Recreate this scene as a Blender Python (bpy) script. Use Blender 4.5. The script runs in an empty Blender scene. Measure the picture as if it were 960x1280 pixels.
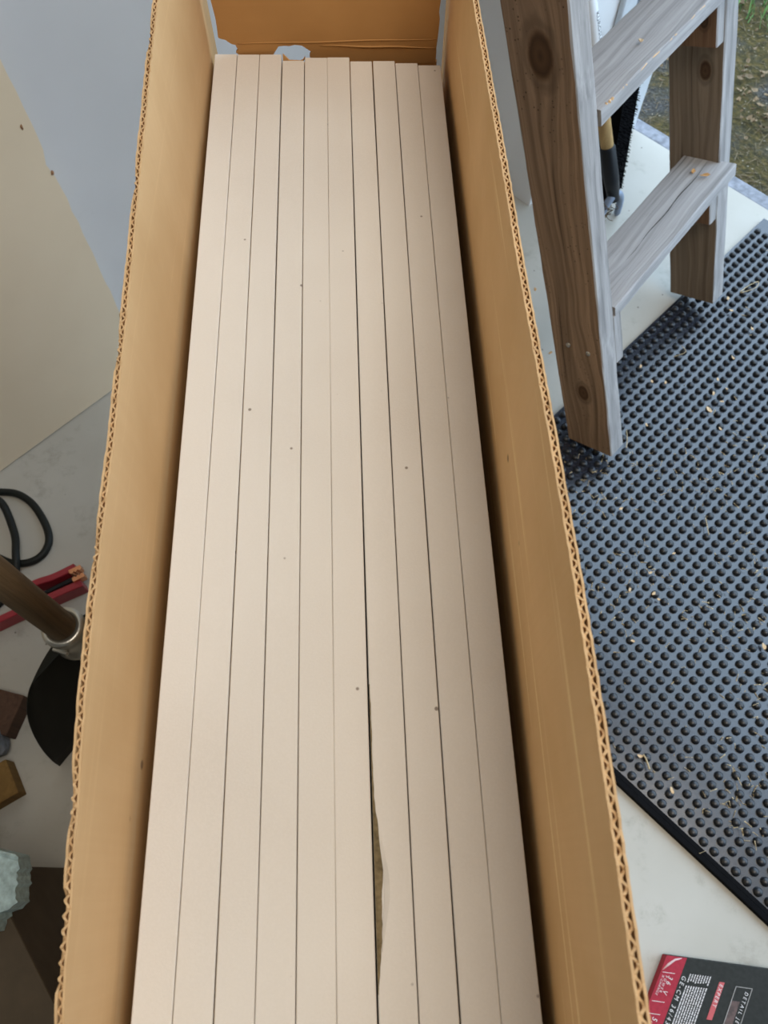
import bpy, bmesh, math, random
import numpy as np
from mathutils import Vector, Matrix
random.seed(7)
R2 = math.sqrt(2.0)
SC = bpy.context.scene
COL = SC.collection
PITCH = math.radians(64.6)
CAM_Z = 1.2
FLOOR = -0.014           # z = 0 is the top of the rubber mat

# ------------------------------------------------------------------ camera
cd = bpy.data.cameras.new('camera')
cam = bpy.data.objects.new('camera', cd); COL.objects.link(cam)
cam.location = (0, 0, CAM_Z)
cam.rotation_euler = (math.pi/2 - PITCH, 0, 0)
cd.sensor_fit = 'VERTICAL'; cd.sensor_height = 36.0; cd.sensor_width = 27.0
cd.lens = 960.0/1280.0*36.0
cd.clip_start = 0.01; cd.clip_end = 200
cd.dof.use_dof = True; cd.dof.focus_distance = 0.52; cd.dof.aperture_fstop = 19
SC.camera = cam

# ------------------------------------------------------------------ sky, lights, exposure
world = bpy.data.worlds.new('overcast_sky'); SC.world = world
world.use_nodes = True
bgn = world.node_tree.nodes['Background']
bgn.inputs[0].default_value = (0.60, 0.79, 1.0, 1)
bgn.inputs[1].default_value = 1.6
ld = bpy.data.lights.new('overhead_fill_light', 'AREA'); ld.shape = 'RECTANGLE'; ld.size = 1.5; ld.size_y = 1.1  # added unseen lamp, put in to brighten the boards from above
ld.energy = 18.0; ld.color = (1.0, 0.925, 0.83)
lo_ = bpy.data.objects.new('overhead_fill_light', ld); COL.objects.link(lo_); lo_.location = (0.66, -0.20, 2.93)
SC.view_settings.view_transform = 'Standard'
SC.view_settings.look = 'None'
SC.view_settings.gamma = 1.0
SC.view_settings.use_curve_mapping = False
SC.view_settings.exposure = 1.25

# ------------------------------------------------------------------ helpers
def W(a, b, z=0.0):      # room axes: A out through the doorway, B along it
    return ((a+b)/R2, (a-b)/R2, z)

def new_obj(name, bm, m=None, parent=None, smooth=False):
    me = bpy.data.meshes.new(name)
    bmesh.ops.recalc_face_normals(bm, faces=bm.faces)
    bm.to_mesh(me); bm.free()
    return link(name, me, m, parent, smooth)

def link(name, me, m=None, parent=None, smooth=False):
    if m:
        for mm in (m if isinstance(m, (list, tuple)) else [m]):
            if mm.name not in [x.name for x in me.materials if x]: me.materials.append(mm)
    if smooth:
        for p in me.polygons: p.use_smooth = True
    o = bpy.data.objects.new(name, me); COL.objects.link(o)
    if parent: o.parent = parent
    return o

def pydata(name, v, f, m=None, parent=None, smooth=False):
    me = bpy.data.meshes.new(name); me.from_pydata(v, [], f); me.update()
    return link(name, me, m, parent, smooth)

def empty(name, label, cat, loc=(0,0,0), group=None):
    o = bpy.data.objects.new(name, None); COL.objects.link(o); o.location = loc
    o.empty_display_size = 0.05
    return tag(o, label, cat, group)

def tag(o, label=None, cat=None, group=None, kind=None):
    if label: o['label'] = label
    if cat: o['category'] = cat
    if group: o['group'] = group
    if kind: o['kind'] = kind
    return o

def box(bm, lo, hi, mat=None):
    vs = [bm.verts.new(p) for p in ((lo[0],lo[1],lo[2]),(hi[0],lo[1],lo[2]),(hi[0],hi[1],lo[2]),(lo[0],hi[1],lo[2]),
                                    (lo[0],lo[1],hi[2]),(hi[0],lo[1],hi[2]),(hi[0],hi[1],hi[2]),(lo[0],hi[1],hi[2]))]
    fs = [bm.faces.new([vs[i] for i in q]) for q in ((0,3,2,1),(4,5,6,7),(0,1,5,4),(1,2,6,5),(2,3,7,6),(3,0,4,7))]
    if mat:
        for v in vs: v.co = mat @ v.co
    return vs, fs

def boxAB(bm, a0, a1, b0, b1, z0, z1):
    vs = [bm.verts.new(p) for z in (z0, z1) for p in (W(a0,b0,z), W(a1,b0,z), W(a1,b1,z), W(a0,b1,z))]
    for q in ((0,3,2,1),(4,5,6,7),(0,1,5,4),(1,2,6,5),(2,3,7,6),(3,0,4,7)): bm.faces.new([vs[i] for i in q])

def bevel(bm, w, seg=2):
    bmesh.ops.bevel(bm, geom=list(bm.edges), offset=w, segments=seg, profile=0.6, affect='EDGES')

def prism(bm, pts, z0, z1):          # outline in plan, extruded in z
    lo = [bm.verts.new((p[0],p[1],z0)) for p in pts]; hi = [bm.verts.new((p[0],p[1],z1)) for p in pts]
    n = len(pts)
    bm.faces.new(hi); bm.faces.new(lo[::-1])
    for i in range(n): bm.faces.new([lo[i], lo[(i+1)%n], hi[(i+1)%n], hi[i]])

def tube(bm, pts, r, seg=12, cap=True):
    pts = [Vector(p) for p in pts]; n = len(pts)
    rs = r if isinstance(r, (list, tuple)) else [r]*n
    up = Vector((0.13,0.21,0.97)); rings = []
    for i, p in enumerate(pts):
        t = (pts[min(i+1,n-1)]-pts[max(i-1,0)]).normalized()
        x = t.cross(up)
        if x.length < 1e-4: x = t.cross(Vector((1,0,0)))
        x.normalize(); y = x.cross(t).normalized()
        rings.append([bm.verts.new(p + rs[i]*(x*math.cos(2*math.pi*k/seg)+y*math.sin(2*math.pi*k/seg))) for k in range(seg)])
    for a, b in zip(rings, rings[1:]):
        for k in range(seg): bm.faces.new([a[k], a[(k+1)%seg], b[(k+1)%seg], b[k]])
    if cap: bm.faces.new(rings[0][::-1]); bm.faces.new(rings[-1])

def spline(pts, n=8):
    out = []; P = [Vector(p) for p in pts]; P = [P[0]*2-P[1]] + P + [P[-1]*2-P[-2]]
    for i in range(1, len(P)-2):
        for k in range(n):
            t = k/n; a,b,c,d = P[i-1],P[i],P[i+1],P[i+2]
            out.append(0.5*((2*b)+(c-a)*t+(2*a-5*b+4*c-d)*t*t+(3*b-a-3*c+d)*t**3))
    out.append(P[-2]); return out

# ------------------------------------------------------------------ materials
class M:
    def __init__(s, name, rough=0.7, spec=0.5):
        s.m = bpy.data.materials.new(name); s.m.use_nodes = True
        s.t = s.m.node_tree; s.b = s.t.nodes['Principled BSDF']
        s.b.inputs['Roughness'].default_value = rough
        s.b.inputs['Specular IOR Level'].default_value = spec
    def n(s, typ, **k):
        x = s.t.nodes.new(typ)
        for a, v in k.items():
            if a in ('operation','blend_type','data_type','noise_dimensions','feature','wave_type','bands_direction','distance','interpolation_type','use_clamp','rings_direction'): setattr(x, a, v)
        return x
    def put(s, sock, v):
        if hasattr(v, 'is_output') or isinstance(v, bpy.types.NodeSocket): s.t.links.new(v, sock)
        else: sock.default_value = v
    def coord(s, kind='Object', scale=(1,1,1), rot=(0,0,0)):
        c = s.n('ShaderNodeTexCoord'); mp = s.n('ShaderNodeMapping')
        mp.inputs['Scale'].default_value = scale; mp.inputs['Rotation'].default_value = rot
        s.t.links.new(c.outputs[kind], mp.inputs['Vector']); return mp.outputs[0]
    def noise(s, vec, scale, detail=3, rough=0.55, dist=0.0):
        x = s.n('ShaderNodeTexNoise'); s.put(x.inputs['Vector'], vec)
        x.inputs['Scale'].default_value = scale; x.inputs['Detail'].default_value = detail
        x.inputs['Roughness'].default_value = rough; x.inputs['Distortion'].default_value = dist
        return x.outputs['Fac']
    def vor(s, vec, scale, rnd=1.0):
        x = s.n('ShaderNodeTexVoronoi'); s.put(x.inputs['Vector'], vec); x.inputs['Scale'].default_value = scale
        x.inputs['Randomness'].default_value = rnd
        return x.outputs['Distance'], x.outputs['Color']
    def ramp(s, fac, stops):
        x = s.n('ShaderNodeValToRGB'); e = x.color_ramp.elements
        while len(e) < len(stops): e.new(0.5)
        for i, (p, c) in enumerate(stops): e[i].position = p; e[i].color = (*c, 1) if len(c) == 3 else c
        s.put(x.inputs[0], fac); return x.outputs[0]
    def rng(s, v, a, b, c=0.0, d=1.0):
        x = s.n('ShaderNodeMapRange', interpolation_type='SMOOTHSTEP')
        s.put(x.inputs[0], v)
        for i, q in enumerate((a,b,c,d)): x.inputs[i+1].default_value = q
        return x.outputs[0]
    def mix(s, f, a, b, mode='MIX'):
        x = s.n('ShaderNodeMix', data_type='RGBA', blend_type=mode)
        s.put(x.inputs[0], f)
        for k, v in ((6,a),(7,b)): s.put(x.inputs[k], (*v,1) if isinstance(v, tuple) and len(v)==3 else v)
        return x.outputs[2]
    def math(s, op, a, b=0.0, c=0.0):
        x = s.n('ShaderNodeMath', operation=op)
        for i, v in enumerate((a,b,c)): s.put(x.inputs[i], v)
        return x.outputs[0]
    def sep(s, v):
        x = s.n('ShaderNodeSeparateXYZ'); s.put(x.inputs[0], v); return x.outputs
    def comb(s, a, b, c):
        x = s.n('ShaderNodeCombineXYZ')
        for i, v in enumerate((a,b,c)): s.put(x.inputs[i], v)
        return x.outputs[0]
    def color(s, c): s.put(s.b.inputs['Base Color'], (*c,1) if isinstance(c, tuple) and len(c)==3 else c); return s
    def rough(s, v): s.put(s.b.inputs['Roughness'], v); return s
    def bump(s, h, strength=0.3, dist=0.002):
        x = s.n('ShaderNodeBump'); x.inputs['Strength'].default_value = strength; x.inputs['Distance'].default_value = dist
        s.put(x.inputs['Height'], h); s.t.links.new(x.outputs[0], s.b.inputs['Normal']); return s

def plain(name, c, rough=0.6, spec=0.5, metal=0.0, var=0.12, scale=40):
    k = M(name, rough, spec); k.b.inputs['Metallic'].default_value = metal
    nz = k.noise(k.coord(), scale, 4)
    k.color(k.ramp(nz, [(0.3, tuple(x*(1-var) for x in c)), (0.7, tuple(min(1, x*(1+var)) for x in c))]))
    k.bump(nz, 0.1, 0.001)
    return k.m

def mat_board():
    k = M('gypsum_paper', 0.85, 0.2); v = k.coord()
    big = k.noise(v, 5.0, 3); fine = k.noise(v, 900, 2)
    c = k.ramp(big, [(0.35, (0.61,0.55,0.475)), (0.6, (0.665,0.61,0.535))])
    c = k.mix(k.rng(fine, 0.35, 0.7, 0.0, 0.16), c, (0.74,0.68,0.60))
    st = k.rng(k.noise(k.coord(scale=(1,0.7,1)), 7.5, 2), 0.60, 0.78, 0, 0.55)
    c = k.mix(st, c, (0.60,0.48,0.33))
    d, col = k.vor(v, 75); sel = k.rng(k.sep(col)[0], 0.88, 0.90)
    sp = k.math('MULTIPLY', k.rng(d, 0.05, 0.10, 1.0, 0.0), sel)
    c = k.mix(k.math('MULTIPLY', sp, 0.8), c, (0.14,0.10,0.07))
    k.color(c); k.bump(fine, 0.12, 0.0004); return k.m

def mat_card(name, base, dark, streak):
    k = M(name, 0.75, 0.25); v = k.coord()
    lon = k.noise(k.coord(scale=(1.0, 1.2, 60)), 3.0, 3)      # streaks along the length of the box
    flu = k.noise(k.coord(scale=(1.0, 120, 1.2)), 2.0, 2)     # ribs of the fluting, upright
    c = k.ramp(k.noise(v, 9, 4), [(0.3, dark), (0.68, base)])
    c = k.mix(k.rng(lon, 0.60, 0.74, 0.0, streak), c, tuple(min(1, x*1.35+0.05) for x in base))
    c = k.mix(k.rng(flu, 0.35, 0.65, 0.0, 0.10), c, dark)
    d, col = k.vor(v, 40); sel = k.rng(k.sep(col)[1], 0.93, 0.95)
    c = k.mix(k.math('MULTIPLY', k.rng(d, 0.05, 0.12, 0.7, 0.0), sel), c, (0.12,0.06,0.03))
    k.color(c); k.bump(flu, 0.06, 0.002); return k.m

def mat_wood(name, light, dark, knots=(), fx=230.0, crack=0.75, speck=0.0):
    """grain along local Z; knots = (x, z, size) on the wide face"""
    k = M(name, 0.82, 0.25)
    tc = k.n('ShaderNodeTexCoord'); x, y, z = k.sep(tc.outputs['Object'])
    wob = k.noise(k.comb(k.math('MULTIPLY', x, 6.0), k.math('MULTIPLY', y, 6.0), k.math('MULTIPLY', z, 2.2)), 1.0, 3)
    xx = k.math('ADD', x, k.math('MULTIPLY', k.math('SUBTRACT', wob, 0.5), 0.05))
    kmask = None; krad = None
    for (kx, kz, ks) in knots:
        dx = k.math('SUBTRACT', x, kx); dz = k.math('MULTIPLY', k.math('SUBTRACT', z, kz), 0.62)
        r = k.math('SQRT', k.math('ADD', k.math('MULTIPLY', dx, dx), k.math('MULTIPLY', dz, dz)))
        dz2 = k.math('MULTIPLY', k.math('SUBTRACT', z, kz), 0.24)
        r2 = k.math('SQRT', k.math('ADD', k.math('MULTIPLY', dx, dx), k.math('MULTIPLY', dz2, dz2)))
        fall = k.math('POWER', 2.718, k.math('MULTIPLY', k.math('POWER', k.math('DIVIDE', r2, ks*2.6), 2.0), -1.0))
        xx = k.math('SUBTRACT', xx, k.math('MULTIPLY', dx, k.math('MULTIPLY', fall, 0.72)))
        xx = k.math('ADD', xx, k.math('MULTIPLY', fall, k.math('MULTIPLY', r2, 0.35)))
        mk = k.rng(r, ks*0.85, ks*1.15, 1.0, 0.0)
        r = k.math('MULTIPLY', r, k.math('ADD', 0.72, k.math('MULTIPLY', k.noise(tc.outputs['Object'], 38.0, 2), 0.56)))
        mk = k.rng(r, ks*0.70, ks*1.15, 1.0, 0.0); rr = k.math('DIVIDE', r, ks)
        if kmask is None: kmask, krad = mk, rr
        else: kmask = k.math('MAXIMUM', kmask, mk); krad = k.math('MINIMUM', krad, rr)
    g = k.noise(k.comb(k.math('MULTIPLY', xx, fx), k.math('MULTIPLY', y, 90.0), k.math('MULTIPLY', z, 2.0)), 1.0, 3, 0.6)
    band = k.noise(k.comb(k.math('MULTIPLY', xx, 60.0), k.math('MULTIPLY', y, 40.0), k.math('MULTIPLY', z, 1.2)), 1.0, 2)
    fine = k.noise(k.comb(k.math('MULTIPLY', x, 900.0), k.math('MULTIPLY', y, 900.0), k.math('MULTIPLY', z, 22.0)), 1.0, 2)
    mid = tuple((a+b)/2 for a, b in zip(light, dark))
    c = k.ramp(g, [(0.28, dark), (0.47, mid), (0.68, light)])
    c = k.mix(k.rng(band, 0.45, 0.7, 0.0, 0.5), c, tuple(q*0.72 for q in mid))
    c = k.mix(k.rng(fine, 0.55, 0.8, 0.0, 0.45), c, tuple(q*0.55 for q in dark))
    c = k.mix(k.rng(band, 0.70, 0.76, 0.0, crack), c, tuple(q*0.35 for q in dark))
    if speck:
        d, col = k.vor(tc.outputs['Object'], 210); sel = k.rng(k.sep(col)[0], 0.72, 0.75)
        sp = k.math('MULTIPLY', k.rng(d, 0.16, 0.30, 1.0, 0.0), sel)
        sp = k.math('MULTIPLY', sp, k.rng(k.noise(tc.outputs['Object'], 14, 2), 0.42, 0.6))
        c = k.mix(k.math('MULTIPLY', sp, speck), c, (0.02,0.015,0.012))
    if kmask is not None:
        kc = k.ramp(k.math('FRACT', k.math('MULTIPLY', krad, 1.6)), [(0.0, (0.050,0.026,0.013)), (0.5, (0.085,0.045,0.022)), (1.0, (0.060,0.031,0.015))])
        c = k.mix(kmask, c, kc)
        ring = k.math('MULTIPLY', k.rng(krad, 0.95, 1.12), k.rng(krad, 1.2, 1.6, 1.0, 0.0))
        c = k.mix(k.math('MULTIPLY', ring, 0.45), c, tuple(q*0.6 for q in dark))
    k.color(c); k.bump(k.math('ADD', g, k.math('MULTIPLY', fine, 0.4)), 0.35, 0.002)
    return k.m

def mat_floor():
    k = M('painted_floor', 0.55, 0.35); v = k.coord()
    c = k.ramp(k.noise(v, 4, 5), [(0.3, (0.385,0.365,0.315)), (0.7, (0.455,0.44,0.395))])
    sm = k.rng(k.noise(v, 11, 7, 0.74), 0.53, 0.72, 0.0, 0.6)
    c = k.mix(sm, c, (0.25,0.235,0.19))
    d, col = k.vor(v, 55); sel = k.rng(k.sep(col)[0], 0.90, 0.92)
    c = k.mix(k.math('MULTIPLY', k.math('MULTIPLY', k.rng(d, 0.06, 0.13, 1.0, 0.0), sel), 0.8), c, (0.07,0.06,0.045))
    k.color(c); k.bump(k.noise(v, 60, 4), 0.08, 0.001); return k.m

def mat_wall(name, c0, c1, smear=0.3):
    k = M(name, 0.6, 0.3); v = k.coord()
    c = k.ramp(k.noise(v, 3, 4), [(0.3, c0), (0.7, c1)])
    c = k.mix(k.rng(k.noise(v, 7, 5, 0.65), 0.62, 0.78, 0.0, smear), c, tuple(q*0.6 for q in c0))
    d, col = k.vor(v, 16); sel = k.rng(k.sep(col)[0], 0.90, 0.92)
    c = k.mix(k.math('MULTIPLY', k.math('MULTIPLY', k.rng(d, 0.03, 0.06, 1.0, 0.0), sel), 0.8), c, (0.12,0.08,0.05))
    k.color(c); return k.m

def mat_ground():
    k = M('mossy_asphalt', 0.9, 0.2); v = k.coord()
    gr = k.noise(v, 160, 3); big = k.noise(v, 6, 4)
    c = k.ramp(gr, [(0.3, (0.022,0.021,0.022)), (0.55, (0.060,0.058,0.056)), (0.8, (0.20,0.19,0.175))])
    moss = k.rng(big, 0.30, 0.52); mc = k.ramp(k.noise(v, 90, 3), [(0.3, (0.022,0.020,0.006)), (0.55, (0.070,0.054,0.014)), (0.75, (0.15,0.10,0.03))])
    c = k.mix(k.math('MULTIPLY', moss, 0.92), c, mc)
    d, col = k.vor(v, 120); sel = k.rng(k.sep(col)[0], 0.86, 0.9)
    c = k.mix(k.math('MULTIPLY', k.rng(d, 0.15, 0.3, 1.0, 0.0), sel), c, (0.30,0.26,0.20))
    k.color(c); k.bump(gr, 0.8, 0.006); return k.m

MB = mat_board()
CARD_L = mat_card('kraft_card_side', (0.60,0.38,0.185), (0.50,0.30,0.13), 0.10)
CARD_R = mat_card('kraft_card_scuffed_lightened', (0.82,0.555,0.285), (0.70,0.45,0.205), 0.75)  # scuffed card, base colour lightened to make up for shade on this side
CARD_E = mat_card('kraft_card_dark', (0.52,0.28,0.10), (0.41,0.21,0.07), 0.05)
CARD_EDGE = plain('kraft_card_cut', (0.53,0.335,0.165), 0.8, 0.2)
CARD_FLUTE = plain('kraft_flute', (0.40,0.20,0.08), 0.8, 0.2)
CORE = plain('torn_board_core', (0.17,0.125,0.065), 0.9, 0.1, var=0.35, scale=400)
FLOORM = mat_floor()
WALLM = mat_wall('wall_paint_lightened', (0.72,0.72,0.72), (0.80,0.80,0.80))  # same white paint, lightened because this wall faces away from the light
WALLD = mat_wall('wall_paint_darkened', (0.50,0.495,0.49), (0.57,0.565,0.56))  # same white paint, darkened because this wall catches too much light
BEIGE = mat_wall('beige_sheet_paper', (0.61,0.495,0.345), (0.69,0.57,0.41), 0.15)
FRAMEM = plain('frame_paint', (0.62,0.66,0.70), 0.35, 0.5, var=0.04)
GREYSTRIP = plain('grey_seal', (0.20,0.23,0.27), 0.5)
GROUND = mat_ground()
KERB = plain('kerb_concrete', (0.22,0.23,0.26), 0.8, 0.3, var=0.35, scale=60)
RUBBER_BASE = plain('dusty_rubber', (0.011,0.015,0.026), 0.24, 1.0, var=0.2, scale=120)
BORDER = plain('black_border_rubber', (0.007,0.0075,0.009), 0.9, 0.05)
RUBBER = plain('black_rubber', (0.012,0.014,0.018), 0.33, 0.5, var=0.2, scale=120)
DULLWALL = plain('darkened_wall_paint', (0.16,0.15,0.135), 0.8, 0.2, var=0.05)  # unseen walls, colour darkened to cut the light they bounce
CEIL = plain('darkened_ceiling_paint', (0.30,0.285,0.26), 0.8, 0.2, var=0.03)  # unseen ceiling, darkened so less light bounces onto the floor

# ------------------------------------------------------------------ room shell
DOOR_H = 2.75
A_IN, A_OUT, B_JAMB, B_WALL, B_END, A_BACK, B_RIGHT, TOP = 1.146, 1.500, -0.703, -0.968, 2.9, -2.6, 3.1, 3.0
bm = bmesh.new(); boxAB(bm, A_BACK, A_OUT, B_WALL-0.1, B_RIGHT, FLOOR-0.12, FLOOR)
tag(new_obj('floor', bm, FLOORM), 'off-white painted concrete floor with dirt specks', kind='structure')
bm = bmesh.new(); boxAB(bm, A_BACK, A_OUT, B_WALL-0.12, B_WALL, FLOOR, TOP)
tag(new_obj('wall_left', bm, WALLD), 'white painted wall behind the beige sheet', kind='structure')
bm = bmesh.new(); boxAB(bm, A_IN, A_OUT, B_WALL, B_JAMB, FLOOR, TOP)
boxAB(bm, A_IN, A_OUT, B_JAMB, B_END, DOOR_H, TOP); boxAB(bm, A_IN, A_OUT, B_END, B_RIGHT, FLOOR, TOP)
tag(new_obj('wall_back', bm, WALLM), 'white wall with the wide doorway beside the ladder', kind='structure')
bm = bmesh.new(); boxAB(bm, A_BACK, A_OUT, B_RIGHT, B_RIGHT+0.12, FLOOR, TOP)
tag(new_obj('wall_right', bm, DULLWALL), 'grey wall beyond the doorway', kind='structure')
bm = bmesh.new(); boxAB(bm, A_BACK-0.12, A_BACK, B_WALL-0.12, B_RIGHT+0.12, FLOOR, TOP)
tag(new_obj('wall_front', bm, DULLWALL), 'grey wall behind the viewer', kind='structure')
bm = bmesh.new(); boxAB(bm, A_BACK-0.12, A_OUT, B_WALL-0.12, B_RIGHT+0.12, TOP, TOP+0.1)
tag(new_obj('ceiling', bm, CEIL), 'grey garage ceiling', kind='structure')
# door lining on the jamb
def strip(name, a0, a1, b1, m, lab):
    bm = bmesh.new(); boxAB(bm, a0, a1, B_JAMB, b1, FLOOR, DOOR_H); bevel(bm, 0.002, 1)
    tag(new_obj(name, bm, m), lab, kind='structure')
strip('trim_1', 1.30, 1.345, B_JAMB+0.012, FRAMEM, 'pale door lining strip on the jamb')
strip('trim_2', 1.345, 1.362, B_JAMB+0.006, GREYSTRIP, 'grey seal in the door lining')
strip('trim_3', 1.362, 1.375, B_JAMB+0.012, FRAMEM, 'pale bead of the door lining')
strip('trim_4', 1.375, 1.390, B_JAMB+0.005, GREYSTRIP, 'second grey seal in the door lining')
strip('trim_5', 1.390, 1.50, B_JAMB+0.014, FRAMEM, 'pale outer door lining board')
# kerb and ground outside
bm = bmesh.new(); boxAB(bm, 1.502, 1.540, B_WALL-0.1, B_RIGHT, FLOOR-0.12, FLOOR-0.002); bevel(bm, 0.004, 2)
tag(new_obj('trim_6', bm, KERB), 'grey concrete kerb strip along the doorway', kind='structure')
bm = bmesh.new()
bmesh.ops.create_grid(bm, x_segments=120, y_segments=120, size=0.5)
for v in bm.verts:
    a = 1.541 + (v.co.x+0.5)*9.0; b = -4.0 + (v.co.y+0.5)*9.0
    h = 0.03*max(0, min(1, (a-2.0)/0.5)) + 0.006*math.sin(a*9+b*5)*math.cos(b*7)
    v.co = W(a, b, FLOOR-0.035+h)
tag(new_obj('ground', bm, GROUND, smooth=True), 'mossy asphalt ground outside the doorway', kind='structure')

# ------------------------------------------------------------------ beige sheet leaning on the wall
bm = bmesh.new()
pts = [(-1.35, -0.008)]
zz = 0.0
def beige_edge():
    e = []
    for i in range(60):
        z = i/59*1.25; a = 0.302 + random.uniform(-0.0012,0.0012)
        if 0.10 < z < 0.16 or 0.44 < z < 0.47: a -= random.uniform(0.0,0.007)
        e.append((a, z))
    return e
edge = beige_edge()
out = [(-1.35, 0.0)] + [(a, z) for a, z in edge] + [(-1.35, 1.25)]
def bp(a, z, t): return W(a, -0.9495 - t - 0.004*z, FLOOR+(0.003 if z == 0 else 0.0005)+z)
lo = [bm.verts.new(bp(a, z, 0)) for a, z in out]; hi = [bm.verts.new(bp(a, z, 0.012)) for a, z in out]
bm.faces.new(lo); bm.faces.new(hi[::-1])
for i in range(len(out)): j = (i+1) % len(out); bm.faces.new([lo[i], hi[i], hi[j], lo[j]])
t = tag(new_obj('wall_sheet', bm, BEIGE), 'large beige plasterboard sheet with chipped edge leaning on white wall', 'board')
CHIPM = plain('chip_brown', (0.30,0.16,0.08), 0.9)
for (a, z, r) in ((0.300,0.135,0.007),(0.300,0.150,0.005),(0.299,0.452,0.006),(0.288,0.53,0.004),(0.245,0.62,0.004)):
    bm = bmesh.new(); vs = []
    for i in range(7):
        th = i/7*6.283; rr = 0.75*r*random.uniform(0.5,1.2)
        vs.append(bm.verts.new(bp(a+rr*math.cos(th)*0.7, z+rr*math.sin(th)*1.5, -0.0008)))
    top = bm.verts.new(bp(a, z, -0.003))
    for i in range(7): bm.faces.new([vs[i], vs[(i+1)%7], top])
    new_obj('chipped_spot', bm, CHIPM, t)

# ------------------------------------------------------------------ cardboard box
def interp(tab, y):
    xs = [p[0] for p in tab][::-1]; ys = [p[1] for p in tab][::-1]
    return float(np.interp(y, xs, ys))
RIM_L = [(0.60,0.934),(0.465,0.9205),(0.424,0.9165),(0.378,0.911),(0.332,0.906),(0.287,0.901),(0.231,0.8965),(0.179,0.8925),(0.127,0.892),(0.064,0.888),(0.005,0.8795),(-0.029,0.876),(-0.048,0.872),(-0.285,0.868)]
RIM_R = [(0.60,0.911),(0.484,0.913),(0.396,0.917),(0.322,0.921),(0.268,0.9225),(0.197,0.929),(0.147,0.934),(0.093,0.938),(0.028,0.9395),(-0.038,0.9395),(-0.285,0.94)]
def x_left(y):  t = (y+0.05)/0.62; return -0.1147*(1-t)-0.1345*t-0.003*4*t*(1-t)
def x_right(y): t = (y+0.05)/0.63; return 0.073*(1-t)+0.0485*t+0.002*4*t*(1-t)
Y0, Y1, BZ = -0.285, 0.603, FLOOR+0.004
carton = empty('cardboard_box', 'tall open brown corrugated cardboard box packed with white plasterboard strips', 'box', (-0.03, 0.15, FLOOR))
def side(fx, rim, sgn, card, lab):
    ys = np.linspace(Y0, Y1, 260)
    jag = [random.uniform(-0.0006,0.0006) for _ in ys]
    def slab(o0, o1, name, m, parent, dz=0.0, rough_edge=1.0):
        bm = bmesh.new(); rows = []
        for i, y in enumerate(ys):
            x = fx(y); zt = interp(rim, y)+dz+jag[i]*rough_edge
            if sgn < 0 and name == 'outer_liner':
                zt -= 0.0035*max(0, math.sin(y*61))**6 + (0.004 if -0.035 < y < -0.005 else 0)
            col = []
            for z in (BZ, 0.5, 0.78, zt):
                bow = 0.0
                col.append((bm.verts.new((x+sgn*o0+bow, y, z)), bm.verts.new((x+sgn*o1+bow, y, z))))
            rows.append(col)
        for a, b in zip(rows, rows[1:]):
            for k in range(3):
                bm.faces.new([a[k][0], b[k][0], b[k+1][0], a[k+1][0]]); bm.faces.new([a[k][1], a[k+1][1], b[k+1][1], b[k][1]])
            f = bm.faces.new([a[3][0], b[3][0], b[3][1], a[3][1]]); f.material_index = 1
            bm.faces.new([a[0][0], a[0][1], b[0][1], b[0][0]])
        for col in (rows[0], rows[-1]):
            for k in range(3): bm.faces.new([col[k][0], col[k+1][0], col[k+1][1], col[k][1]])
        me = bpy.data.meshes.new(name); bmesh.ops.recalc_face_normals(bm, faces=bm.faces); bm.to_mesh(me); bm.free()
        me.materials.append(m); me.materials.append(CARD_EDGE)
        o = bpy.data.objects.new(name, me); COL.objects.link(o)
        if parent: o.parent = parent; o.matrix_parent_inverse = Matrix.Translation(-Vector(carton.location))
        return o
    T = 0.0036
    panel = slab(0.0, 0.0009, 'side_panel', card, carton); tag(panel, lab)
    o = slab(T-0.0009, T, 'outer_liner', CARD_L, None); o.parent = panel
    # fluting
    pitch, n = 0.0051, 8; bm = bmesh.new(); rows = []
    N = int((Y1-Y0)/pitch*n); amp = T/2-0.0010
    for i in range(N+1):
        y = Y0+(Y1-Y0)*i/N; ph = 2*math.pi*i/n; s_ = math.sin(ph); w = amp*(abs(s_)**0.75)*(1 if s_ >= 0 else -1)
        x = fx(y)+sgn*(T/2+w); zt = interp(rim, y)-0.0004+random.uniform(-0.0005,0.0003)
        dy = 0.0; wx = sgn*0.00058
        rows.append([bm.verts.new((x-wx, y-dy, BZ)), bm.verts.new((x-wx, y-dy, zt)), bm.verts.new((x+wx, y+dy, zt)), bm.verts.new((x+wx, y+dy, BZ))])
    for a, b in zip(rows, rows[1:]):
        for q in ((0,1),(1,2),(2,3)): 
            f = bm.faces.new([a[q[0]], b[q[0]], b[q[1]], a[q[1]]])
            if q == (1,2): f.material_index = 1
    fl = new_obj('fluting', bm, None, panel); fl.data.materials.append(CARD_FLUTE); fl.data.materials.append(CARD_EDGE)
    fl['kind'] = 'stuff'
    return panel
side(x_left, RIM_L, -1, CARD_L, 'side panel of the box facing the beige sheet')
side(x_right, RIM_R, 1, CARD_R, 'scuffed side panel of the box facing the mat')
EX = Vector((0.9993, 0.0376, 0)); 
def endpt(x, z, off=0.0): return (x, 0.5851+0.0376*x+off, z)
def jag_line(p, q, n, s): return [(p[0]+(q[0]-p[0])*i/n+random.uniform(-s,s), p[1]+(q[1]-p[1])*i/n+random.uniform(-s,s)) for i in range(1, n)]
outl = [(-0.1275,0.925),(-0.1272,0.853),(-0.1262,0.838),(-0.1270,0.8245)]
outl += jag_line((-0.1270,0.8245),(-0.1150,0.8186),5,0.0008)
outl += [(-0.1150,0.8186),(-0.1135,0.8145),(-0.1155,0.8125),(-0.1110,0.8085),(-0.1020,0.8105),(-0.098,0.80),(-0.090,0.80),(-0.0872,0.8095),(-0.0818,0.8166)]
outl += jag_line((-0.0818,0.8166),(-0.0655,0.8172),4,0.0005)
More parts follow.
